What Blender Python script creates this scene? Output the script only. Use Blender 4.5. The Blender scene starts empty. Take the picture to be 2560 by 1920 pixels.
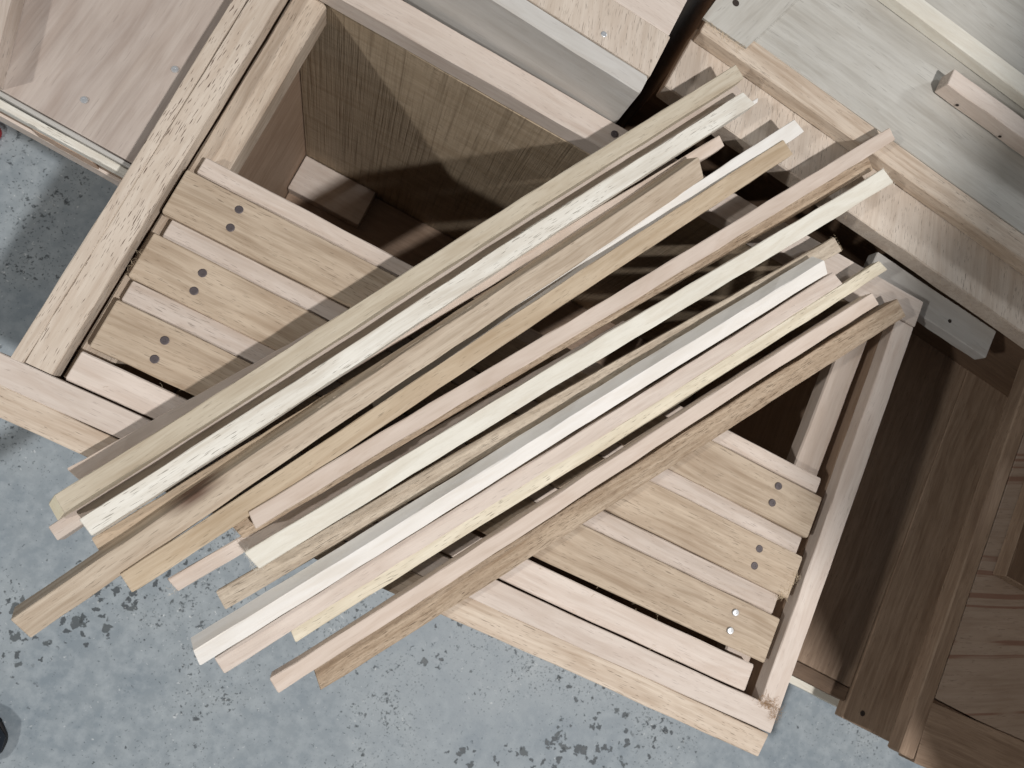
import bpy, math, random
from mathutils import Matrix, Vector
random.seed(7)
sc = bpy.context.scene

# ------------------------------------------------------------------ camera
cam = bpy.data.cameras.new('camera')
co = bpy.data.objects.new('camera', cam)
sc.collection.objects.link(co)
co.matrix_world = Matrix(((0.881275, -0.446388, -0.155217, 0.0),
                          (0.413546, 0.887349, -0.203938, 0.0),
                          (0.228767, 0.115536, 0.966601, 0.8),
                          (0, 0, 0, 1)))
cam.sensor_fit = 'HORIZONTAL'
cam.sensor_width = 36.0
cam.lens = 27.016
cam.clip_start = 0.01
cam.clip_end = 50
cam.dof.use_dof = True
cam.dof.focus_distance = 0.80
cam.dof.aperture_fstop = 10.0
sc.camera = co

# ------------------------------------------------------------------ ambient + lamps (workshop ceiling lamps)
w = bpy.data.worlds.new('World')
sc.world = w
w.use_nodes = True
bg = w.node_tree.nodes['Background']
bg.inputs[0].default_value = (0.93, 0.96, 1.0, 1)
bg.inputs[1].default_value = 0.105


def lamp(name, loc, target, power, size, col):
    d = bpy.data.lights.new(name, 'AREA')
    d.shape = 'DISK'
    d.size = size
    d.energy = power
    d.color = col
    o = bpy.data.objects.new(name, d)
    sc.collection.objects.link(o)
    o.location = loc
    o.rotation_euler = (Vector(target) - Vector(loc)).to_track_quat('-Z', 'Y').to_euler()
    return o


lamp('ceiling_lamp', (1.38, -0.41, 3.0), (0.15, 0.2, 0), 82, 0.12, (1.0, 0.96, 0.93))
lamp('ceiling_lamp', (-1.80, -1.40, 1.95), (0.1, 0.3, 0), 29, 0.14, (1.0, 0.96, 0.91))
lamp('ceiling_lamp', (2.4, 2.9, 1.15), (0.4, 0.6, 0), 27, 0.25, (0.97, 0.99, 1.0))

sc.view_settings.view_transform = 'Standard'
sc.view_settings.look = 'None'
sc.view_settings.exposure = 0
sc.view_settings.gamma = 1
sc.cycles.max_bounces = 6
sc.cycles.diffuse_bounces = 3
sc.cycles.glossy_bounces = 2
sc.cycles.caustics_reflective = False

# ------------------------------------------------------------------ helpers
COL = sc.collection


def lin(c):
    return tuple(((v / 255) / 12.92 if v / 255 <= .04045 else ((v / 255 + .055) / 1.055) ** 2.4) for v in c)


def tag(o, label=None, cat=None, group=None, kind=None):
    if label: o['label'] = label
    if cat: o['category'] = cat
    if group: o['group'] = group
    if kind: o['kind'] = kind
    return o


def thing(name, loc, label, cat, group=None):
    o = bpy.data.objects.new(name, None)
    o.empty_display_size = .05
    COL.objects.link(o)
    o.location = loc
    return tag(o, label, cat, group)


def link_mesh(name, me, mat, parent=None, mw=None, smooth=False):
    o = bpy.data.objects.new(name, me)
    COL.objects.link(o)
    if not me.materials:
        me.materials.append(mat)
    if smooth:
        me.polygons.foreach_set('use_smooth', [True] * len(me.polygons))
    if mw is None:
        mw = Matrix.Identity(4)
    if parent is not None:
        o.parent = parent
        base = Matrix.Translation(parent.location) if parent.parent is None and parent.type == 'EMPTY' else parent['_mw_'] if False else MW[parent.name]
        o.matrix_parent_inverse = base.inverted()
    o.matrix_world = mw
    o.matrix_basis = mw
    MW[o.name] = mw
    return o


MW = {}
REG = {}


def reg(o):
    MW[o.name] = Matrix.Translation(o.location)
    return o


# ------------------------------------------------------------------ node helpers / materials
class NT:
    def __init__(s, mat):
        mat.use_nodes = True
        s.t = mat.node_tree
        s.t.nodes.clear()

    def n(s, typ, **kw):
        nd = s.t.nodes.new(typ)
        for k, v in kw.items():
            setattr(nd, k, v)
        return nd

    def l(s, a, b):
        s.t.links.new(a, b)

    def math(s, op, a, b=None, clamp=False):
        nd = s.n('ShaderNodeMath', operation=op, use_clamp=clamp)
        for i, v in enumerate((a, b)):
            if v is None: continue
            if isinstance(v, (int, float)): nd.inputs[i].default_value = v
            else: s.l(v, nd.inputs[i])
        return nd.outputs[0]

    def vscale(s, vec, sx, sy, sz, rot=0.0):
        m = s.n('ShaderNodeMapping')
        m.inputs['Scale'].default_value = (sx, sy, sz)
        if rot:
            m.inputs['Rotation'].default_value = (0, 0, rot)
        s.l(vec, m.inputs['Vector'])
        return m.outputs[0]

    def noise(s, vec, detail=3, rough=.55, dist=0.0, scale=1.0):
        nd = s.n('ShaderNodeTexNoise')
        nd.inputs['Scale'].default_value = scale
        nd.inputs['Detail'].default_value = detail
        nd.inputs['Roughness'].default_value = rough
        nd.inputs['Distortion'].default_value = dist
        s.l(vec, nd.inputs['Vector'])
        return nd.outputs['Fac']

    def ramp(s, fac, lo, hi, a=0.0, b=1.0):
        nd = s.n('ShaderNodeMapRange')
        nd.inputs['From Min'].default_value = lo
        nd.inputs['From Max'].default_value = hi
        nd.inputs['To Min'].default_value = a
        nd.inputs['To Max'].default_value = b
        s.l(fac, nd.inputs['Value'])
        return nd.outputs[0]

    def mix(s, fac, a, b, blend='MIX'):
        nd = s.n('ShaderNodeMix', data_type='RGBA', blend_type=blend)
        if isinstance(fac, (int, float)): nd.inputs[0].default_value = fac
        else: s.l(fac, nd.inputs[0])
        for i, v in ((6, a), (7, b)):
            if isinstance(v, tuple): nd.inputs[i].default_value = (*v, 1)
            else: s.l(v, nd.inputs[i])
        return nd.outputs[2]


def wood(name, base, dark, alt=None, streak=.5, pores=.35, pore_col=None, saw=0.0, rough_fur=0.0,
         rot=0.0, stripes=None, knot=None, scale=1.0, bump=.25, mottle=.5):
    """planed or sawn timber; the grain runs along the piece's own X axis"""
    mat = bpy.data.materials.new(name)
    t = NT(mat)
    tc = t.n('ShaderNodeTexCoord')
    oi = t.n('ShaderNodeObjectInfo')
    off = t.n('ShaderNodeVectorMath', operation='SCALE')
    comb = t.n('ShaderNodeCombineXYZ')
    comb.inputs[0].default_value = 7.3
    comb.inputs[1].default_value = 3.1
    comb.inputs[2].default_value = 5.7
    t.l(comb.outputs[0], off.inputs[0])
    t.l(oi.outputs['Random'], off.inputs['Scale'])
    add = t.n('ShaderNodeVectorMath', operation='ADD')
    t.l(tc.outputs['Object'], add.inputs[0])
    t.l(off.outputs[0], add.inputs[1])
    v = add.outputs[0]
    if rot:
        mp = t.n('ShaderNodeMapping')
        mp.inputs['Rotation'].default_value = (0, 0, rot)
        t.l(v, mp.inputs['Vector'])
        v = mp.outputs[0]
    # slow wander of the grain
    wn = t.n('ShaderNodeTexNoise')
    wn.inputs['Scale'].default_value = 5.0
    wn.inputs['Detail'].default_value = 2
    t.l(v, wn.inputs['Vector'])
    wsub = t.n('ShaderNodeVectorMath', operation='SUBTRACT')
    wsub.inputs[1].default_value = (.5, .5, .5)
    t.l(wn.outputs['Color'], wsub.inputs[0])
    wsc = t.n('ShaderNodeVectorMath', operation='SCALE')
    wsc.inputs['Scale'].default_value = .016
    t.l(wsub.outputs[0], wsc.inputs[0])
    wad = t.n('ShaderNodeVectorMath', operation='ADD')
    t.l(v, wad.inputs[0])
    t.l(wsc.outputs[0], wad.inputs[1])
    g = wad.outputs[0]
    s = scale
    st = t.noise(t.vscale(g, 7 * s, 190 * s, 190 * s), 3, .65)
    fine = t.noise(t.vscale(g, 34 * s, 700 * s, 700 * s), 1, .6)
    broad = t.noise(t.vscale(g, 3.5 * s, 26 * s, 26 * s), 3, .55)
    blot = t.noise(t.vscale(v, 13, 42, 42), 2, .6)
    col = t.mix(t.math('MULTIPLY', t.ramp(broad, .36, .68), mottle, True), base, alt or dark)
    col = t.mix(t.math('MULTIPLY', t.ramp(st, .40, .66), streak, True), col, dark)
    col = t.mix(t.math('MULTIPLY', t.ramp(fine, .45, .75), streak * .5, True), col, dark)
    col = t.mix(t.math('MULTIPLY', t.ramp(blot, .4, .62), .45, True), col, tuple(min(1, c * f) for c, f in zip(base, (1.10, 1.11, 1.13))))
    stain = t.noise(t.vscale(g, 9, 55, 55), 3, .65, .8)
    col = t.mix(t.math('MULTIPLY', t.ramp(stain, .46, .66), .34, True), col, tuple(c * f for c, f in zip(dark, (1.02, .98, .94))))
    pc = pore_col or tuple(c * .42 for c in dark)
    # pores: short dark dashes along the grain, thicker in some zones
    po = t.noise(t.vscale(g, 75 * s, 1150 * s, 1150 * s), 1, .5)
    zone = t.ramp(blot, .36, .64, 0.0, 1.0)
    thr = t.math('SUBTRACT', .745 - .055 * min(1, pores), t.math('MULTIPLY', zone, .095))
    pm = t.math('MULTIPLY', t.math('SUBTRACT', po, thr), 14.0, True)
    col = t.mix(t.math('MULTIPLY', pm, pores, True), col, pc)
    h = t.math('ADD', t.math('MULTIPLY', fine, .5), t.math('MULTIPLY', pm, -.7 * min(1, pores * 2)))
    h = t.math('ADD', h, t.math('MULTIPLY', st, .35))
    if saw:
        # circular-saw scores across the face
        sv = t.noise(t.vscale(v, 260, 6, 6), 2, .5, .1)
        sv2 = t.noise(t.vscale(v, 700, 10, 10), 1, .5)
        sm = t.math('ADD', t.math('MULTIPLY', t.ramp(sv, .5, .7), .8), t.math('MULTIPLY', t.ramp(sv2, .45, .75), .5))
        col = t.mix(t.math('MULTIPLY', sm, .45 * saw, True), col, tuple(c * .62 for c in dark))
        h = t.math('ADD', h, t.math('MULTIPLY', sm, -1.2 * saw))
    if rough_fur:
        fv = t.noise(t.vscale(v, 130, 620, 620, .5), 4, .7, .6)
        fm = t.ramp(fv, .5, .72)
        col = t.mix(t.math('MULTIPLY', fm, .55 * rough_fur, True), col, tuple(c * .6 for c in dark))
        h = t.math('ADD', h, t.math('MULTIPLY', fv, 1.6 * rough_fur))
    if stripes:
        scol, freq, lo, hi = stripes
        sp = t.noise(t.vscale(g, .5, freq, freq), 2, .6)
        col = t.mix(t.math('MULTIPLY', t.ramp(sp, lo, hi), .7, True), col, scol)
    if knot:
        (kx, ky, kr), kcol = knot
        sep = t.n('ShaderNodeSeparateXYZ')
        t.l(tc.outputs['Object'], sep.inputs[0])
        dx = t.math('MULTIPLY', t.math('SUBTRACT', sep.outputs[0], kx), .34)
        dy = t.math('SUBTRACT', sep.outputs[1], ky)
        d = t.math('SQRT', t.math('ADD', t.math('MULTIPLY', dx, dx), t.math('MULTIPLY', dy, dy)))
        d = t.math('ADD', d, t.math('MULTIPLY', t.math('SUBTRACT', st, .5), kr * 1.3))
        km = t.ramp(d, kr * .25, kr)
        km = t.math('SUBTRACT', 1.0, km, True)
        col = t.mix(t.math('MULTIPLY', km, .85), col, kcol)
    # end grain: a little darker and rougher
    geo = t.n('ShaderNodeNewGeometry')
    vt = t.n('ShaderNodeVectorTransform', vector_type='NORMAL', convert_from='WORLD', convert_to='OBJECT')
    t.l(geo.outputs['True Normal'], vt.inputs[0])
    sx = t.n('ShaderNodeSeparateXYZ')
    t.l(vt.outputs[0], sx.inputs[0])
    eg = t.ramp(t.math('ABSOLUTE', sx.outputs[0]), .8, .95)
    eno = t.noise(t.vscale(v, 500, 500, 500), 2, .6)
    egc = t.mix(t.ramp(eno, .35, .7), tuple(c * .95 for c in base), tuple(c * .72 for c in dark))
    if not rot:
        col = t.mix(t.math('MULTIPLY', eg, .8), col, egc)
    # slight per-piece tint
    tint = t.ramp(oi.outputs['Random'], 0, 1, .93, 1.05)
    tn = t.n('ShaderNodeVectorMath', operation='SCALE')
    t.l(col, tn.inputs[0])
    t.l(tint, tn.inputs['Scale'])
    b = t.n('ShaderNodeBsdfPrincipled')
    t.l(tn.outputs[0], b.inputs['Base Color'])
    b.inputs['Roughness'].default_value = .62
    b.inputs['Specular IOR Level'].default_value = .28
    bp_ = t.n('ShaderNodeBump')
    bp_.inputs['Strength'].default_value = bump
    bp_.inputs['Distance'].default_value = .0012
    t.l(h, bp_.inputs['Height'])
    t.l(bp_.outputs[0], b.inputs['Normal'])
    out = t.n('ShaderNodeOutputMaterial')
    t.l(b.outputs[0], out.inputs[0])
    return mat


def simple(name, col, rough=.5, metal=0.0, spec=.5, noise=0.0):
    mat = bpy.data.materials.new(name)
    t = NT(mat)
    b = t.n('ShaderNodeBsdfPrincipled')
    b.inputs['Roughness'].default_value = rough
    b.inputs['Metallic'].default_value = metal
    b.inputs['Specular IOR Level'].default_value = spec
    tc = t.n('ShaderNodeTexCoord')
    nz = t.noise(t.vscale(tc.outputs['Object'], 400, 400, 400), 3, .6)
    c = t.mix(t.math('MULTIPLY', nz, noise), col, tuple(x * .4 for x in col))
    t.l(c, b.inputs['Base Color'])
    out = t.n('ShaderNodeOutputMaterial')
    t.l(b.outputs[0], out.inputs[0])
    return mat


def concrete():
    mat = bpy.data.materials.new('painted_concrete')
    t = NT(mat)
    tc = t.n('ShaderNodeTexCoord')
    v = tc.outputs['Object']
    n1 = t.noise(t.vscale(v, 6, 6, 6), 4, .6)
    n2 = t.noise(t.vscale(v, 45, 45, 45), 4, .65)
    col = t.mix(t.ramp(n1, .35, .65), lin((134, 147, 157)), lin((160, 170, 176)))
    col = t.mix(t.math('MULTIPLY', t.ramp(n2, .42, .66), .45), col, lin((184, 194, 200)))
    mask = t.ramp(t.noise(t.vscale(v, 6.0, 6.0, 6.0), 2, .5), .45, .62)
    h = t.math('MULTIPLY', n2, .4)

    def spots(sc_, thr, amount, c, use_mask, rnd):
        nonlocal col, h
        wob = t.n('ShaderNodeTexNoise')
        wob.inputs['Scale'].default_value = sc_ * 1.6
        wob.inputs['Detail'].default_value = 4
        t.l(v, wob.inputs['Vector'])
        sb = t.n('ShaderNodeVectorMath', operation='SUBTRACT')
        sb.inputs[1].default_value = (.5, .5, .5)
        t.l(wob.outputs['Color'], sb.inputs[0])
        ssc = t.n('ShaderNodeVectorMath', operation='SCALE')
        ssc.inputs['Scale'].default_value = 1.5 / sc_
        t.l(sb.outputs[0], ssc.inputs[0])
        ad = t.n('ShaderNodeVectorMath', operation='ADD')
        t.l(v, ad.inputs[0])
        t.l(ssc.outputs[0], ad.inputs[1])
        fl = t.vscale(ad.outputs[0], 1, 1, 0)
        vo = t.n('ShaderNodeTexVoronoi')
        vo.inputs['Scale'].default_value = sc_
        vo.inputs['Randomness'].default_value = 1.0
        t.l(fl, vo.inputs['Vector'])
        sp = t.n('ShaderNodeSeparateColor')
        t.l(vo.outputs['Color'], sp.inputs[0])
        size = t.math('MULTIPLY', t.ramp(sp.outputs[0], rnd, 1.0), thr)
        if use_mask:
            size = t.math('MULTIPLY', size, t.ramp(mask, 0, 1, use_mask, 1.0))
        m = t.math('MULTIPLY', t.math('SUBTRACT', size, vo.outputs['Distance']), 14.0, True)
        m = t.math('MULTIPLY', m, amount)
        col = t.mix(m, col, c)
        h = t.math('SUBTRACT', h, t.math('MULTIPLY', m, .9))

    def blots(sc_, thr, gain, amount, c, detail=5):
        nonlocal col, h
        nz = t.noise(t.vscale(v, sc_, sc_, sc_), detail, .62)
        m = t.math('SUBTRACT', nz, t.math('SUBTRACT', thr, t.math('MULTIPLY', mask, gain)))
        m = t.math('MULTIPLY', t.math('MULTIPLY', m, 22.0, True), amount)
        col = t.mix(m, col, c)
        h = t.math('SUBTRACT', h, t.math('MULTIPLY', m, .9))

    blots(34, .735, .11, .85, lin((58, 65, 70)), 6)
    mask = t.ramp(t.noise(t.vscale(v, 4.2, 4.2, 4.2), 3, .6), .49, .61)
    spots(85, .62, .85, lin((60, 67, 72)), .0001, .25)
    spots(46, .50, .8, lin((66, 73, 76)), .0001, .45)
    mask = t.ramp(t.noise(t.vscale(v, 6.0, 6.0, 6.0), 2, .5), .45, .62)
    blots(62, .70, .09, .8, lin((62, 70, 76)))
    blots(110, .70, .06, .75, lin((66, 74, 78)), 3)
    blots(240, .67, .05, .65, lin((84, 94, 100)), 2)
    spots(120, .42, .75, lin((70, 77, 80)), .12, .5)
    spots(230, .40, .6, lin((80, 88, 92)), .25, .5)
    blots(150, .71, .05, .5, lin((230, 236, 238)), 2)
    b = t.n('ShaderNodeBsdfPrincipled')
    t.l(col, b.inputs['Base Color'])
    b.inputs['Specular IOR Level'].default_value = .4
    rg = t.ramp(n2, .3, .7, .42, .6)
    t.l(rg, b.inputs['Roughness'])
    bu = t.n('ShaderNodeBump')
    bu.inputs['Strength'].default_value = .35
    bu.inputs['Distance'].default_value = .0015
    t.l(h, bu.inputs['Height'])
    t.l(bu.outputs[0], b.inputs['Normal'])
    out = t.n('ShaderNodeOutputMaterial')
    t.l(b.outputs[0], out.inputs[0])
    return mat


M = {}
M['pale'] = wood('pale_timber', (.65, .56, .46), (.39, .295, .215), (.55, .455, .37), .7, .7)
M['poregrain'] = wood('open_pored_timber', (.68, .60, .51), (.47, .375, .295), (.62, .535, .45), .5, 1.0, (.13, .085, .065))
M['pink'] = wood('pinkish_timber', (.66, .565, .49), (.48, .38, .305), (.69, .60, .525), .35, .15)
M['pinkpale'] = wood('pale_pink_timber', (.675, .595, .53), (.49, .40, .34), (.69, .62, .56), .45, .35)
M['tan'] = wood('tan_timber', (.53, .425, .31), (.33, .245, .165), (.59, .49, .385), .6, .5)
M['slat'] = wood('warm_tan_slat', (.56, .46, .35), (.33, .245, .17), (.47, .395, .315), .8, .6)
M['slatlight'] = wood('light_slat', (.63, .55, .485), (.45, .365, .30), (.585, .515, .465), .55, .6)
M['golden'] = wood('golden_timber', (.58, .475, .345), (.39, .29, .185), (.60, .51, .395), .6, .5)
M['cream'] = wood('cream_timber', (.80, .78, .695), (.60, .555, .46), (.80, .785, .72), .3, .12, rough_fur=.22)
M['cream2'] = wood('yellow_cream_timber', (.77, .71, .57), (.50, .43, .31), (.78, .745, .64), .5, .7)
M['white'] = wood('whitish_timber', (.80, .785, .72), (.52, .475, .40), (.76, .745, .69), .5, .75)
M['white2'] = wood('fresh_white_timber', (.84, .825, .79), (.68, .645, .585), (.82, .80, .76), .25, .06)
M['olive'] = wood('olive_beige_timber', (.59, .53, .42), (.40, .33, .235), (.63, .58, .485), .6, .45)
M['greybrown'] = wood('grey_brown_timber', (.48, .41, .335), (.30, .235, .175), (.57, .49, .40), .65, .5)
M['knotty'] = wood('knotty_grey_brown_timber', (.56, .475, .375), (.34, .26, .185), (.60, .53, .43), .7, .55,
                   knot=((-.225, .012, .012), (.075, .026, .012)))
M['fur'] = wood('rough_sawn_timber', (.53, .425, .315), (.25, .17, .105), (.59, .49, .38), .7, .7, rough_fur=1.0, bump=.6)
M['furgrey'] = wood('rough_sawn_grey_timber', (.58, .50, .40), (.31, .245, .18), (.63, .56, .465), .7, .7, rough_fur=.8, bump=.5)
M['sawn'] = wood('saw_marked_panel', (.46, .37, .265), (.29, .22, .145), (.50, .41, .305), .5, .6, saw=1.0, bump=.5)
M['filler'] = wood('salmon_tan_timber', (.62, .46, .35), (.45, .32, .23), None, .4, .2)
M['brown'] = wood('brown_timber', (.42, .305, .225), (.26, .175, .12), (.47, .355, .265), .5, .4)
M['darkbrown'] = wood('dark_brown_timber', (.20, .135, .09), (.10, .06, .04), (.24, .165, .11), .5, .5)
M['ply'] = wood('plywood_panel', (.58, .51, .455), (.40, .33, .29), (.50, .435, .395), .75, .22, scale=.55, mottle=1.0)
M['grey'] = wood('grey_green_panel', (.53, .52, .48), (.36, .345, .31), (.56, .545, .50), .5, .35, scale=.6)
M['greyface'] = wood('grey_sanded_board', (.57, .56, .535), (.43, .415, .39), (.60, .59, .56), .35, .2, scale=.6)
M['finger'] = wood('cross_grained_pale_board', (.68, .60, .515), (.45, .365, .29), (.61, .54, .475), .5, .8, rot=math.radians(72))
M['striped'] = wood('red_striped_panel', (.44, .345, .27), (.30, .22, .165), (.39, .31, .25), .5, .5,
                    rot=math.radians(-24), stripes=((.23, .11, .075), 95, .58, .64))
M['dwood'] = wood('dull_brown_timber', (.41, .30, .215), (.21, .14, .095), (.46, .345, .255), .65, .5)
M['steel'] = simple('zinc_screw', (.70, .73, .76), .32, .55)
M['nail'] = simple('dark_nail_head', (.13, .11, .115), .55, .35, noise=.6)
M['hole'] = simple('nail_hole', (.035, .025, .02), .8)
M['fibre'] = simple('wood_fibre', (.66, .54, .38), .8)
M['fibrew'] = simple('pale_wood_fibre', (.80, .77, .68), .8)
M['cutend'] = wood('pale_yellow_cut', (.84, .78, .60), (.72, .62, .42), None, .3, .1)
M['fibred'] = simple('brown_wood_fibre', (.40, .26, .15), .8)
M['rubber'] = simple('navy_shoe', (.012, .018, .03), .5, noise=.4)
M['sole'] = simple('shoe_sole', (.02, .02, .022), .7)
M['lace'] = simple('grey_lace', (.10, .11, .13), .8)
M['red'] = simple('red_plastic', (.42, .02, .025), .4)


# ------------------------------------------------------------------ meshes
def board_mesh(name, L, W, T, seg=14, jit=.0003, bev=.0009, skew=(0, 0), taper=0.0, cut=0.0):
    """a plank: length X, width Y, thickness Z, arrised edges, slightly uneven"""
    hw, ht = W / 2, T / 2
    b = min(bev, hw * .45, ht * .45)
    ph = random.uniform(0, 9)

    def ring(x, sk, shrink, k):
        j = lambda: random.uniform(-jit, jit)
        wob_y = jit * 2.2 * math.sin(x * 9 + ph)
        wob_z = jit * 1.6 * math.sin(x * 7 + ph * 2)
        f = 1 + taper * x / L
        pts = []
        for (y, z) in ((-hw + b, -ht), (hw - b, -ht), (hw, -ht + b), (hw, ht - b), (hw - b, ht), (-hw + b, ht), (-hw, ht - b), (-hw, -ht + b)):
            y2 = y * f - math.copysign(shrink, y)
            z2 = z - math.copysign(shrink, z)
            pts.append((x + sk * y + (cut * (z + ht) if k < 2 else 0), y2 + wob_y + j(), z2 + wob_z + j()))
        return pts

    xs = [(-L / 2, skew[0], b * .8), (-L / 2 + b, skew[0], 0)]
    for i in range(1, seg):
        fx = i / seg
        xs.append((-L / 2 + b + (L - 2 * b) * fx, 0 if .1 < fx < .9 else 0, 0))
    xs += [(L / 2 - b, skew[1], 0), (L / 2, skew[1], b * .8)]
    vs, fs = [], []
    for k, (x, sk, sh) in enumerate(xs):
        vs += ring(x, sk, sh, k)
    for k in range(len(xs) - 1):
        for i in range(8):
            a, b2 = k * 8 + i, k * 8 + (i + 1) % 8
            fs.append((a, b2, b2 + 8, a + 8))
    fs.append(tuple(range(7, -1, -1)))
    n = (len(xs) - 1) * 8
    fs.append(tuple(range(n, n + 8)))
    me = bpy.data.meshes.new(name)
    me.from_pydata(vs, [], [tuple(reversed(f)) for f in fs])
    me.update()
    return me


AX = {'x': (Vector((1, 0, 0)), Vector((0, 1, 0)), Vector((0, 0, 1))),
      'y': (Vector((0, 1, 0)), Vector((-1, 0, 0)), Vector((0, 0, 1))),
      'z': (Vector((0, 0, 1)), Vector((1, 0, 0)), Vector((0, 1, 0))),
      'wallx': (Vector((1, 0, 0)), Vector((0, 0, 1)), Vector((0, -1, 0))),     # long axis x, width vertical
      'wally': (Vector((0, 1, 0)), Vector((0, 0, 1)), Vector((1, 0, 0)))}


def box(name, x, y, z, mat, parent, along='x', pivot=(0, 0), rz=0.0, **kw):
    """an axis-aligned plank x0..x1, y0..y1, z0..z1 (turned by rz about pivot), grain along the named axis"""
    c = Vector(((x[0] + x[1]) / 2, (y[0] + y[1]) / 2, (z[0] + z[1]) / 2))
    d = (x[1] - x[0], y[1] - y[0], z[1] - z[0])
    ex, ey, ez = AX[along]
    dim = [sum(abs(e[i]) * d[i] for i in range(3)) for e in (ex, ey, ez)]
    me = board_mesh(name, dim[0], dim[1], dim[2], **kw)
    mw = Matrix.Translation(c) @ Matrix((ex, ey, ez)).transposed().to_4x4()
    if rz:
        P = Matrix.Translation((pivot[0], pivot[1], 0))
        mw = P @ Matrix.Rotation(rz, 4, 'Z') @ P.inverted() @ mw
    return link_mesh(name, me, M[mat], parent, mw)


def prism(name, poly, z, mat, parent, grain=0.0):
    """flat board of the given outline (plan view), its grain at the given angle"""
    cx = sum(p[0] for p in poly) / len(poly)
    cy = sum(p[1] for p in poly) / len(poly)
    R = Matrix.Rotation(-grain, 2)
    loc = [R @ Vector((p[0] - cx, p[1] - cy)) for p in poly]
    h = (z[1] - z[0]) / 2
    n = len(poly)
    vs = [(p.x, p.y, -h) for p in loc] + [(p.x, p.y, h) for p in loc]
    fs = [tuple(range(n - 1, -1, -1)), tuple(range(n, 2 * n))]
    fs += [(i, (i + 1) % n, n + (i + 1) % n, n + i) for i in range(n)]
    me = bpy.data.meshes.new(name)
    me.from_pydata(vs, [], fs)
    me.update()
    mw = Matrix.Translation((cx, cy, (z[0] + z[1]) / 2)) @ Matrix.Rotation(grain, 4, 'Z')
    return link_mesh(name, me, M[mat], parent, mw)


def disc_mesh(name, r, h, n=14, dome=.35):
    vs, fs = [], []
    prof = ((r, 0), (r, h * .4), (r * .8, h * (1 - .2 * dome)), (r * .35, h), (r * .28, h * .55))
    for (rr, zz) in prof:
        for i in range(n):
            a = 2 * math.pi * i / n
            vs.append((rr * math.cos(a), rr * math.sin(a), zz))
    for k in range(len(prof) - 1):
        for i in range(n):
            a, b = k * n + i, k * n + (i + 1) % n
            fs.append((a, b, b + n, a + n))
    fs.append(tuple(range((len(prof) - 1) * n, len(prof) * n)))
    me = bpy.data.meshes.new(name)
    me.from_pydata(vs, [], fs)
    me.update()
    return me


SCREW = disc_mesh('screw', .0040, .0016)
NAIL = disc_mesh('nail', .0044, .0006, dome=0)
HOLE = disc_mesh('hole', .0026, .0004, dome=0)
SMALL = disc_mesh('small_nail', .0026, .0006, dome=0)


def stud(name, me, mat, p, parent, s=1.0):
    me2 = me
    if me.materials and me.materials[0] != M[mat]:
        me2 = me.copy()
        me2.materials.clear()
    return link_mesh(name, me2, M[mat], parent, Matrix.Translation(p) @ Matrix.Rotation(random.uniform(0, 6), 4, 'Z') @ Matrix.Scale(s, 4))


def fibres(name, spots, mat, parent, n, ln=.006, curl=1.0, spread=.004, r=.00016):
    """thin torn wood fibres, one mesh"""
    vs, fs = [], []
    for (sx, sy, sz) in spots:
        for _ in range(n):
            p = Vector((sx + random.gauss(0, spread), sy + random.gauss(0, spread), sz + random.uniform(0, .001)))
            a = random.uniform(0, 2 * math.pi)
            da = random.uniform(-1, 1) * curl
            rise = random.uniform(-.2, .5)
            q = []
            m = 6
            step = ln * random.uniform(.5, 1.3) / m
            for k in range(m + 1):
                q.append(p.copy())
                p = p + Vector((math.cos(a), math.sin(a), rise)) * step
                a += da
                rise -= .18
            for k, c in enumerate(q):
                rr = r * (1 - .6 * k / m)
                for j in range(3):
                    t = j * 2.094
                    vs.append((c.x + rr * math.cos(t), c.y + rr * math.sin(t), c.z + rr * (1 if j == 0 else -.5)))
            base = len(vs) - 3 * (m + 1)
            for k in range(m):
                for j in range(3):
                    a0, b0 = base + 3 * k + j, base + 3 * k + (j + 1) % 3
                    fs.append((a0, b0, b0 + 3, a0 + 3))
    me = bpy.data.meshes.new(name)
    me.from_pydata(vs, [], fs)
    me.update()
    o = link_mesh(name, me, M[mat], parent)
    o['kind'] = 'stuff'
    return o


FLOOR = -.53
# ------------------------------------------------------------------ floor
me = bpy.data.meshes.new('floor')
S = 6
me.from_pydata([(-S, -S, FLOOR), (S, -S, FLOOR), (S, S, FLOOR), (-S, S, FLOOR)], [], [(0, 1, 2, 3)])
me.update()
tag(link_mesh('floor', me, concrete()), kind='structure')

# ------------------------------------------------------------------ the slatted cabinet under the sticks
cab = reg(thing('wooden_cabinet', (.12, .21, FLOOR),
                'pale wooden cabinet lying open with screwed slats, under the bundle of sticks', 'cabinet'))
box('rail', (-.330, .5565), (-.0517, -.0245), (-.030, 0), 'pinkpale', cab, 'x', seg=24, jit=.0003, bev=.0008)
box('rail', (-.330, .5535), (-.0790, -.0522), (-.029, -.0005), 'pale', cab, 'x', seg=24, jit=.0003, bev=.0010, skew=(0, .12))
box('rail', (-.305, .5575), (.464, .5002), (-.026, 0), 'pinkpale', cab, 'x', seg=24)
box('post', (-.3005, -.2738), (-.0240, .4635), (-.022, -.0002), 'poregrain', cab, 'y', seg=20)
box('post', (-.3138, -.3016), (-.0535, .52), (-.034, -.0006), 'poregrain', cab, 'y', seg=20)
box('post', (.5315, .5576), (-.0240, .4635), (-.020, -.0003), 'pinkpale', cab, 'y', seg=20)
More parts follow.
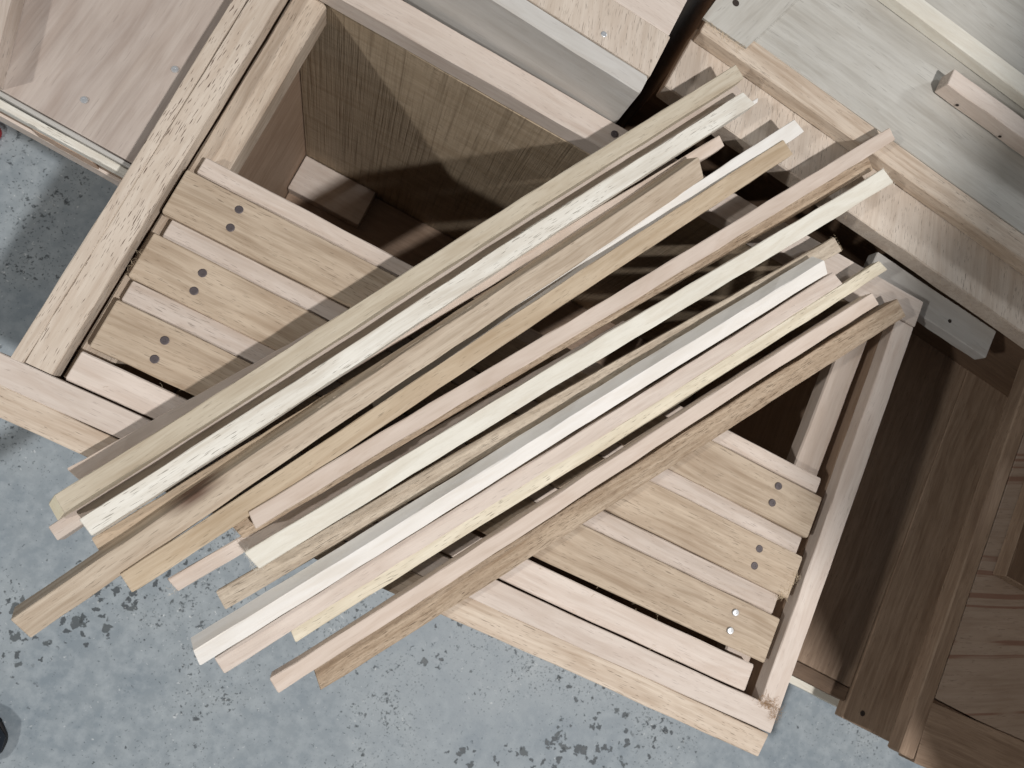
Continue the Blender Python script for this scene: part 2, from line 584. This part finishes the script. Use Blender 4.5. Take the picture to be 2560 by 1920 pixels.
# slats, top to bottom
spec = [('slatlight', -.259, .5145, .2175, .2372, -.0085, None),
        ('slat', -.2665, .5200, .1650, .2170, -.0030, ('nail', 203.0, 182)),
        ('slatlight', -.2560, .5165, .1425, .1645, -.0075, None),
        ('slat', -.2625, .5225, .0910, .1418, -.0032, ('nail', 127.4, 107.5)),
        ('slatlight', -.2580, .5140, .0672, .0905, -.0075, None),
        ('slat', -.2600, .5225, .0140, .0668, -.0030, ('steel', 50.8, 30.2)),
        ('pinkpale', -.2640, .5120, -.0222, .0085, -.0045, None)]
for (mt, x0, x1, y0, y1, z, sc_) in spec:
    s = box('slat', (x0, x1), (y0, y1), (z - .014, z), mt, cab, 'x', seg=20, jit=.00035, bev=.0012)
    if sc_:
        k, ya, yb = sc_
        for (xx, yy, m2) in ((-.2035 if ya > 100 else -.2025, ya, 'nail'), (-.202, yb, 'nail'),
                             (.4625 if ya > 150 else .4675, ya + 1, k), (.4625 if ya > 150 else .4692, yb + 1, k)):
            if m2 == 'steel':
                stud('screw', SCREW, 'steel', (xx, yy / 1000, z + .0003), s)
            else:
                stud('screw', NAIL, 'nail', (xx, yy / 1000, z + .0005), s)
# ledges that carry the slats
box('batten', (-.2730, -.2370), (-.024, .4630), (-.060, -.0230), 'pale', cab, 'y', seg=14, bev=.0026)
box('batten', (.4845, .5180), (-.024, .4630), (-.046, -.0230), 'pink', cab, 'y', seg=14, bev=.0018)
# carcass
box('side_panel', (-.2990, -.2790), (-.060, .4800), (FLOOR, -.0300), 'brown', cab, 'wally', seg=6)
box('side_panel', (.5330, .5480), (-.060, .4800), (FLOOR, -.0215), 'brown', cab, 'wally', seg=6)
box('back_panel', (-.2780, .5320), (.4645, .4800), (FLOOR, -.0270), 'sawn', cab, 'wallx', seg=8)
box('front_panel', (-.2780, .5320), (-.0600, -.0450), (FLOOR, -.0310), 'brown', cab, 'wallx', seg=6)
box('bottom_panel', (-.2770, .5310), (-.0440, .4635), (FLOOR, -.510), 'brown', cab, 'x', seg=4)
box('corner_block', (-.2770, -.1480), (.398, .4635), (-.5095, -.488), 'pinkpale', cab, 'x', seg=4)
nl = stud('nail', NAIL, 'nail', (.1135, .4872, 0.0006), cab)
fibres('wood_fibres', [(.535, -.0215, .0006), (.545, -.024, .0006), (.552, -.030, .0006), (.540, -.024, .001)], 'fibred', cab, 26, .011, .9, .004)
fibres('wood_fibres', [(.514, .093, -.003), (.517, .099, -.003), (.520, .108, -.003), (.521, .118, -.003), (.512, .091, -.003)], 'fibre', cab, 16, .007, .5, .002)
fibres('wood_fibres', [(-.262, .094, -.003), (-.264, .105, -.003), (-.265, .118, -.003)], 'fibre', cab, 7, .007, .4, .003)
fibres('wood_fibres', [(-.22 + .05 * i + random.uniform(-.02, .02), -.0235 + random.uniform(-.001, .001), -.002) for i in range(15)] +
       [(-.2 + .05 * i + random.uniform(-.02, .02), .0105 + random.uniform(-.001, .001), -.004) for i in range(15)], 'fibre', cab, 2, .005, .5, .004)

# ------------------------------------------------------------------ plywood cabinet, upper left
pl = reg(thing('plywood_cabinet', (-.52, .42, FLOOR), 'low plywood-faced cabinet with two screws at the upper left', 'cabinet'))
pv, rz = (-.335, .205), math.radians(-2.2)
kw = dict(pivot=pv, rz=rz)
pn = box('panel', (-.80, -.317), (.2060, .75), (-.059, -.045), 'ply', pl, 'y', seg=6, **kw)
box('rail', (-.80, -.318), (.2010, .2055), (-.061, -.0475), 'greyface', pl, 'x', **kw)
box('rail', (-.80, -.318), (.1910, .1995), (-.066, -.0520), 'white', pl, 'x', **kw)
box('rail', (-.80, -.319), (.1930, .1990), (-.092, -.0665), 'brown', pl, 'x', **kw)
box('filler_strip', (-.440, -.372), (.1912, .1928), (-.088, -.0680), 'filler', pl, 'x', **kw)
box('rail', (-.80, -.319), (.1905, .1990), (-.118, -.0925), 'pinkpale', pl, 'x', **kw)
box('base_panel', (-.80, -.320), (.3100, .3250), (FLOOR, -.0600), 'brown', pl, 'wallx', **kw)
stud('screw', SCREW, 'steel', (-.3431, .3197, -.0449), pn)
stud('screw', SCREW, 'steel', (-.4021, .2425, -.0449), pn)
prism('post', [(-.4715, .2120), (-.5150, .3500), (-.5450, .3400), (-.5020, .2040)], (-.0448, -.0180), 'slatlight', pl, math.radians(107))

# ------------------------------------------------------------------ grey-fronted cabinet, top middle
gb = reg(thing('grey_fronted_cabinet', (-.1, .75, FLOOR), 'raised cabinet with a smooth grey front edge, top centre behind the slatted cabinet', 'cabinet'))
pv, rz = (.1075, .503), math.radians(-1.9)
kw = dict(pivot=pv, rz=rz)
box('rail', (-.60, .1100), (.5025, .5250), (-.0200, .0715), 'greyface', gb, 'x', seg=18, bev=.002, **kw)
pt = box('top_board', (-.60, .1110), (.5255, .5800), (.0455, .0722), 'finger', gb, 'x', seg=10, **kw)
box('top_board', (-.60, .1090), (.5806, .6400), (.0455, .0718), 'pinkpale', gb, 'x', seg=10, **kw)
box('top_board', (-.60, .1090), (.6406, .9000), (.0455, .0716), 'tan', gb, 'x', seg=10, **kw)
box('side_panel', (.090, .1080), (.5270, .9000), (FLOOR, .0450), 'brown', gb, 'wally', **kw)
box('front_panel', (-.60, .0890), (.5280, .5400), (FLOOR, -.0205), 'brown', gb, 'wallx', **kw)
stud('nail', SMALL, 'steel', (.0471, .5395, .0722), pt, 1.3)

# ------------------------------------------------------------------ big grey panel cabinet, upper right
rc = reg(thing('grey_panel_cabinet', (.45, .75, FLOOR), 'large upturned cabinet with grey-green panel and nailed block, upper right', 'cabinet'))
O = (.141, .568)
rz = math.radians(-4.4)
kw = dict(pivot=O, rz=rz)
ox, oy = O


def cbox(name, s, t, z, mat, along='x', **k2):
    return box(name, (ox + s[0], ox + s[1]), (oy + t[0], oy + t[1]), z, mat, rc, along, **kw, **k2)


cbox('lower_board', (0.0, .80), (0.0, .0900), (-.0150, .0120), 'finger', seg=22, jit=.0005, bev=.0014)
cbox('rail', (.002, .80), (.0690, .1010), (.0125, .0340), 'pale', seg=18, bev=.0014)
pg = cbox('panel', (.004, .80), (.1016, .60), (.0150, .0336), 'grey', seg=8)
cbox('lath', (.10, .80), (.2535, .2800), (.0340, .0500), 'cream', seg=12)
bk = cbox('block', (.2960, .60), (.1920, .2165), (.0340, .0560), 'pinkpale', seg=10, jit=.0006)
prism('end_board', [(.1440, .6510), (.2065, .6475), (.3050, .9300), (.1950, .9300)], (.0342, .0375), 'grey', rc, math.radians(72))
led = cbox('ledge', (.3450, .5420), (-.0420, -.0010), (-.0330, -.0152), 'greyface', seg=10, jit=.0005)
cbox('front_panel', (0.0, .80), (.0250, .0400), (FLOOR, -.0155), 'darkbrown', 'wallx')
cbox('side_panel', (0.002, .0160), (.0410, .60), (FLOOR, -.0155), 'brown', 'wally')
for (hs, hz) in ((.328, .041), (.398, .041)):
    c, sn = math.cos(rz), math.sin(rz)
    hp = (ox + hs * c - .1912 * sn, oy + hs * sn + .1912 * c, hz)
    link_mesh('nail_hole', HOLE.copy(), M['hole'], bk, Matrix.Translation(hp) @ Matrix.Rotation(rz, 4, 'Z') @ Matrix.Rotation(math.radians(90), 4, 'X') @ Matrix.Scale(.8, 4))
stud('nail_hole', NAIL, 'hole', (.1724, .6916, .0375), rc)
fibres('wood_fibres', [(.150 + .006 * i, .6485 - .0003 * i, .037) for i in range(10)], 'fibre', rc, 6, .006, .3, .002)
fibres('wood_fibres', [(.16 + .05 * i, .565 - .0038 * i, .012) for i in range(11)], 'fibre', rc, 3, .005, .4, .004)
stud('nail_hole', HOLE, 'hole', (.612, .505, -.0152), led)

# ------------------------------------------------------------------ shaded brown cabinet, right
db = reg(thing('brown_cabinet', (.85, .25, FLOOR), 'dark shaded brown cabinet at the lower right with red-striped panel', 'cabinet'))
pv, rz = (.7375, -.01), math.radians(-1.8)
kw = dict(pivot=pv, rz=rz)
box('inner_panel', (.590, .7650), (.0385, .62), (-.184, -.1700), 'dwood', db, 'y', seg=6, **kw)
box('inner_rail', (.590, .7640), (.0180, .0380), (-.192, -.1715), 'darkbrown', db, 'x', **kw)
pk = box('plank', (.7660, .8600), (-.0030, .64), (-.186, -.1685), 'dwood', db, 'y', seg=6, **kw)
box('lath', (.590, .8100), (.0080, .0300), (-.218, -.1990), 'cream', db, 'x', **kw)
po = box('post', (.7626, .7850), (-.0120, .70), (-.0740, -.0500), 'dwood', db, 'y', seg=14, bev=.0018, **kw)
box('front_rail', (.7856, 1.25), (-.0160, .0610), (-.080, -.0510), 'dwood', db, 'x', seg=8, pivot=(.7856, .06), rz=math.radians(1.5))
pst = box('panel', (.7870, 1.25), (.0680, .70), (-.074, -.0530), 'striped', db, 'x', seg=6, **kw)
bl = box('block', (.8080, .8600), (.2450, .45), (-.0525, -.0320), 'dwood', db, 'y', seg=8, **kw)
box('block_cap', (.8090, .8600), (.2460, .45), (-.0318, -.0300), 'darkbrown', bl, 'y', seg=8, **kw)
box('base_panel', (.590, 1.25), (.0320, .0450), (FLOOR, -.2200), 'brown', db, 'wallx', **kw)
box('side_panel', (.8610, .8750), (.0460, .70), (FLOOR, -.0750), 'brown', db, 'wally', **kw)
box('added_shade_panel', (.972, .992), (-.130, .60), (-.0500, 1.60), 'dwood', db, 'z', seg=6)  # unseen panel, added only to shade this cabinet and the nearby stick ends
stud('nail', SMALL, 'hole', (.7946, .0130, -.1680), pk, 1.5)

# ------------------------------------------------------------------ the loose sticks
# start, end (metres), width, thickness, roll, material, label
STICKS = [
    ((-.2072, -.0966, .0110), (.0166, .2622, .0110), .0150, .018, 0, 'pink', 'short mauve stick tip peeking out under the topmost olive-beige stick at the left'),
    ((-0.2026, -0.1306, 0.0435), (0.2048, 0.6027, 0.0445), .0180, .021, 0, 'olive', 'olive-beige stick on top, uppermost of the bundle, with a pale cut left end'),
    ((-.1950, -.1483, .0200), (.2179, .6001, .0240), .0150, .018, 0, 'pinkpale', 'pinkish stick tucked between the uppermost olive-beige stick and the white one'),
    ((-.1689, -.1294, .0395), (.2290, .5827, .0405), .0187, .019, 0, 'white', 'whitish pored stick, second bright one from the open compartment, split at its right tip'),
    ((-.0769, .0363, .0205), (.2255, .5304, .0225), .0140, .017, 0, 'pink', 'pink-beige stick ending short at the right, just below the split white stick'),
    ((-.1572, -.1429, .0220), (.1053, .2887, .0190), .0175, .018, 0, 'tan', 'tan stick whose left end lies just below the white stick, slipping under the knotty one'),
    ((-.1789, -.2225, .0360), (.2072, .4782, .0370), .0240, .023, 22, 'knotty', 'grey-brown stick with a dark knot, its left end jutting farthest over the floor'),
    ((-.1164, -.1587, .0370), (.2948, .5547, .0400), .0200, .020, 0, 'golden', 'wide golden-tan stick running through the middle just below the bright white tip'),
    ((0.0081, 0.0791, 0.0170), (0.2986, 0.5865, 0.0400), .0185, .018, 0, 'white2', 'clean bright white stick tip showing above the wide golden stick at the right'),
    ((-.0446, -.0663, .0405), (.4087, .6378, .0455), .0165, .019, 0, 'pink', 'smooth pink stick reaching farthest to the upper right over the grey cabinet rail'),
    ((-.0539, -.0821, .0210), (.4056, .6048, .0250), .0170, .018, 0, 'fur', 'rough golden-brown stick lying directly beneath the long pink one'),
    ((-.0294, -.0978, .0380), (.4218, .5871, .0440), .0198, .020, 0, 'cream', 'broad cream-white stick with frayed ends beside the long pink stick'),
    ((-.0825, -.1492, .0170), (.2134, .2807, .0170), .0150, .018, 0, 'pinkpale', 'pink stick end over the floor, left of the frayed cream stick and partly under it'),
    ((-.0386, -.1441, .0160), (.4069, .4930, .0180), .0190, .020, 0, 'furgrey', 'rough greyish-tan furry stick between the frayed cream stick and the white ridge one'),
    ((-.0367, -.1914, .0360), (.3907, .4518, .0380), .0200, .018, 36, 'white2', 'white square stick turned on its edge, showing a grey and a bright face'),
    ((-.0117, -.1980, .0150), (.4247, .4551, .0170), .0175, .018, 0, 'pinkpale', 'flat pale pink stick right below the white stick that is turned on its edge'),
    ((.0366, -.1491, .0150), (.4738, .4990, .0190), .0145, .016, 0, 'cream2', 'narrow cream stick with dark grain dashes against the flat pale pink one'),
    ((0.0399, -0.1901, 0.0350), (0.4657, 0.4453, 0.0340), .0155, .024, 0, 'pink', 'second stick from the lower right, pink-brown with a dark left side'),
    ((.0747, -.1755, .0130), (.5155, .4643, .0130), .0235, .022, 0, 'fur', 'wide brown rough-grained stick, lowest and rightmost of the bundle'),
]
PLACED = []
for n, (a, b, W, T, roll, mt, lab) in enumerate(STICKS):
    a, b = Vector(a), Vector(b)
    L = (b - a).length
    ex = (b - a).normalized()
    ey = Vector((0, 0, 1)).cross(ex).normalized()
    ez = ex.cross(ey)
    mw = Matrix.Translation((a + b) / 2) @ Matrix((ex, ey, ez)).transposed().to_4x4() @ Matrix.Rotation(math.radians(roll), 4, 'X')
    me = board_mesh('wood_stick', L, W, T, seg=30, jit=.0004, bev=.0008,
                    skew=(random.uniform(-.25, .25), random.uniform(-.25, .25)), cut=.62 if n == 1 else 0.0)
    me.materials.append(M[mt])
    if n == 1:
        me.materials.append(M['cutend'])
        me.polygons[len(me.polygons) - 2].material_index = 1
    o = link_mesh('wood_stick', me, M[mt], None, mw)
    tag(o, lab, 'stick', 'loose sticks piled across the cabinet')
    PLACED.append((o, mw, L, W, T))


def ragged(n, side, f0, f1, z, depth, mat):
    """torn, saw-ragged fringe along one long edge of stick n"""
    o, mw, L, W, T = PLACED[n]
    vs, fs = [], []
    N = 190
    d = 0.0
    for k in range(N + 1):
        x = -L / 2 + L * (f0 + (f1 - f0) * k / N)
        d = max(.0, min(1.0, d + random.uniform(-.34, .34)))
        env = math.sin(math.pi * k / N) ** .35
        y0 = side * (W / 2 - .0008)
        y1 = side * (W / 2 + (.0006 + depth * d) * env)
        zz = z + random.uniform(-.0004, .0004)
        lean = .004 * side
        vs += [(x, y0, zz), (x - lean * d, y1, zz - .0010 - .001 * d), (x, y0, zz - .005)]
    for k in range(N):
        q = 3 * k
        fs += [(q, q + 1, q + 4, q + 3), (q + 1, q + 2, q + 5, q + 4)]
    me = bpy.data.meshes.new('torn_edge')
    me.from_pydata(vs, [], fs)
    me.update()
    link_mesh('torn_edge', me, M[mat], o, mw)


ragged(9, -1, .02, .72, .0065, .0042, 'fur')
ragged(3, 1, .45, .80, .0075, .0018, 'white')
ragged(6, 1, .30, .62, .006, .0012, 'knotty')
for n, f, m2, cnt, ln in ((11, -1, 'fibrew', 60, .006), (11, 1, 'fibrew', 34, .005), (13, 1, 'fibre', 30, .004), (12, -1, 'fibre', 14, .004), (10, -1, 'fibred', 20, .005)):
    o, mw, L, W, T = PLACED[n]
    sp = [mw @ Vector((f * L / 2, (k / 5 - .5) * W, T / 2 - .0015)) for k in range(6)]
    fb = fibres('frayed_fibres', [(p.x, p.y, p.z) for p in sp], m2, o, max(2, cnt // 6), ln, .25, .0016)
o, mw, L, W, T = PLACED[3]
me = board_mesh('splinter', .060, .0042, .008, seg=8, jit=.0004, skew=(0, .8))
link_mesh('splinter', me, M['white2'], o, mw @ Matrix.Translation((L / 2 - .020, -W / 2 + .0015, .0035)) @ Matrix.Rotation(math.radians(-1.5), 4, 'Z'))

# ------------------------------------------------------------------ shoe and red cap on the floor
def shoe():
    root = reg(thing('shoe', (-.45, -.52, FLOOR), 'dark navy shoe toe at the lower left edge of the floor', 'shoe'))
    mw = Matrix.Translation((-.245, -.545, FLOOR)) @ Matrix.Rotation(math.radians(12), 4, 'Z')
    prof = [(0, .012, .020), (-.012, .028, .034), (-.035, .039, .046), (-.07, .045, .058), (-.11, .044, .072), (-.16, .038, .086), (-.21, .036, .095), (-.26, .034, .098), (-.285, .02, .09)]
    for (nm, z0f, zf, mt, sc2) in (('upper', .014, 1.0, 'rubber', 1.0), ('sole', 0, 0, 'sole', 1.015)):
        vs, fs = [], []
        n = 16
        for (x, hw, ht) in prof:
            for i in range(n):
                an = 2 * math.pi * i / n
                y = hw * sc2 * math.copysign(abs(math.cos(an)) ** .7, math.cos(an))
                if zf:
                    z = z0f + (ht - z0f) * (math.sin(an) * .5 + .5) ** .8
                else:
                    z = .0005 + .0155 * (math.sin(an) * .5 + .5) ** .5
                vs.append((x * sc2, y, z))
        for k in range(len(prof) - 1):
            for i in range(n):
                a0, b0 = k * n + i, k * n + (i + 1) % n
                fs.append((a0, a0 + n, b0 + n, b0))
        fs.append(tuple(range(n)))
        fs.append(tuple(range(len(prof) * n - 1, (len(prof) - 1) * n - 1, -1)))
        me = bpy.data.meshes.new(nm)
        me.from_pydata(vs, [], fs)
        me.update()
        link_mesh(nm, me, M[mt], root, mw, smooth=True)
    # padded collar round the ankle opening, dark lining inside, four laces over the tongue
    vs, fs = [], []
    n, m = 24, 8
    for i in range(n):
        a = 2 * math.pi * i / n
        for j in range(m):
            b = 2 * math.pi * j / m
            rx, ry = .052 + .007 * math.cos(b), .027 + .007 * math.cos(b)
            vs.append((-.215 + rx * math.cos(a), ry * math.sin(a), .096 - .012 * math.cos(a) + .007 * math.sin(b)))
    for i in range(n):
        for j in range(m):
            fs.append((i * m + j, ((i + 1) % n) * m + j, ((i + 1) % n) * m + (j + 1) % m, i * m + (j + 1) % m))
    me = bpy.data.meshes.new('collar')
    me.from_pydata(vs, [], fs)
    me.update()
    link_mesh('collar', me, M['sole'], root, mw, smooth=True)
    me = bpy.data.meshes.new('lining')
    me.from_pydata([(-.215 + .05 * math.cos(2 * math.pi * i / n), .025 * math.sin(2 * math.pi * i / n), .0985 - .012 * math.cos(2 * math.pi * i / n)) for i in range(n)], [], [tuple(range(n))])
    me.update()
    link_mesh('lining', me, M['hole'], root, mw)
    for k in range(4):
        x = -.085 - .02 * k
        me = board_mesh('lace', .040, .005, .003, seg=6, jit=.0002)
        link_mesh('lace', me, M['lace'], root, mw @ Matrix.Translation((x, 0, .0655 + .0062 * k + .001)) @ Matrix.Rotation(math.radians(90), 4, 'Z'))


shoe()
me = disc_mesh('red_cap', .016, .016, 24)
o = link_mesh('red_cap', me, M['red'], None, Matrix.Translation((-.722, .262, FLOOR)))
tag(o, 'small red cap on the floor at the left edge', 'cap')
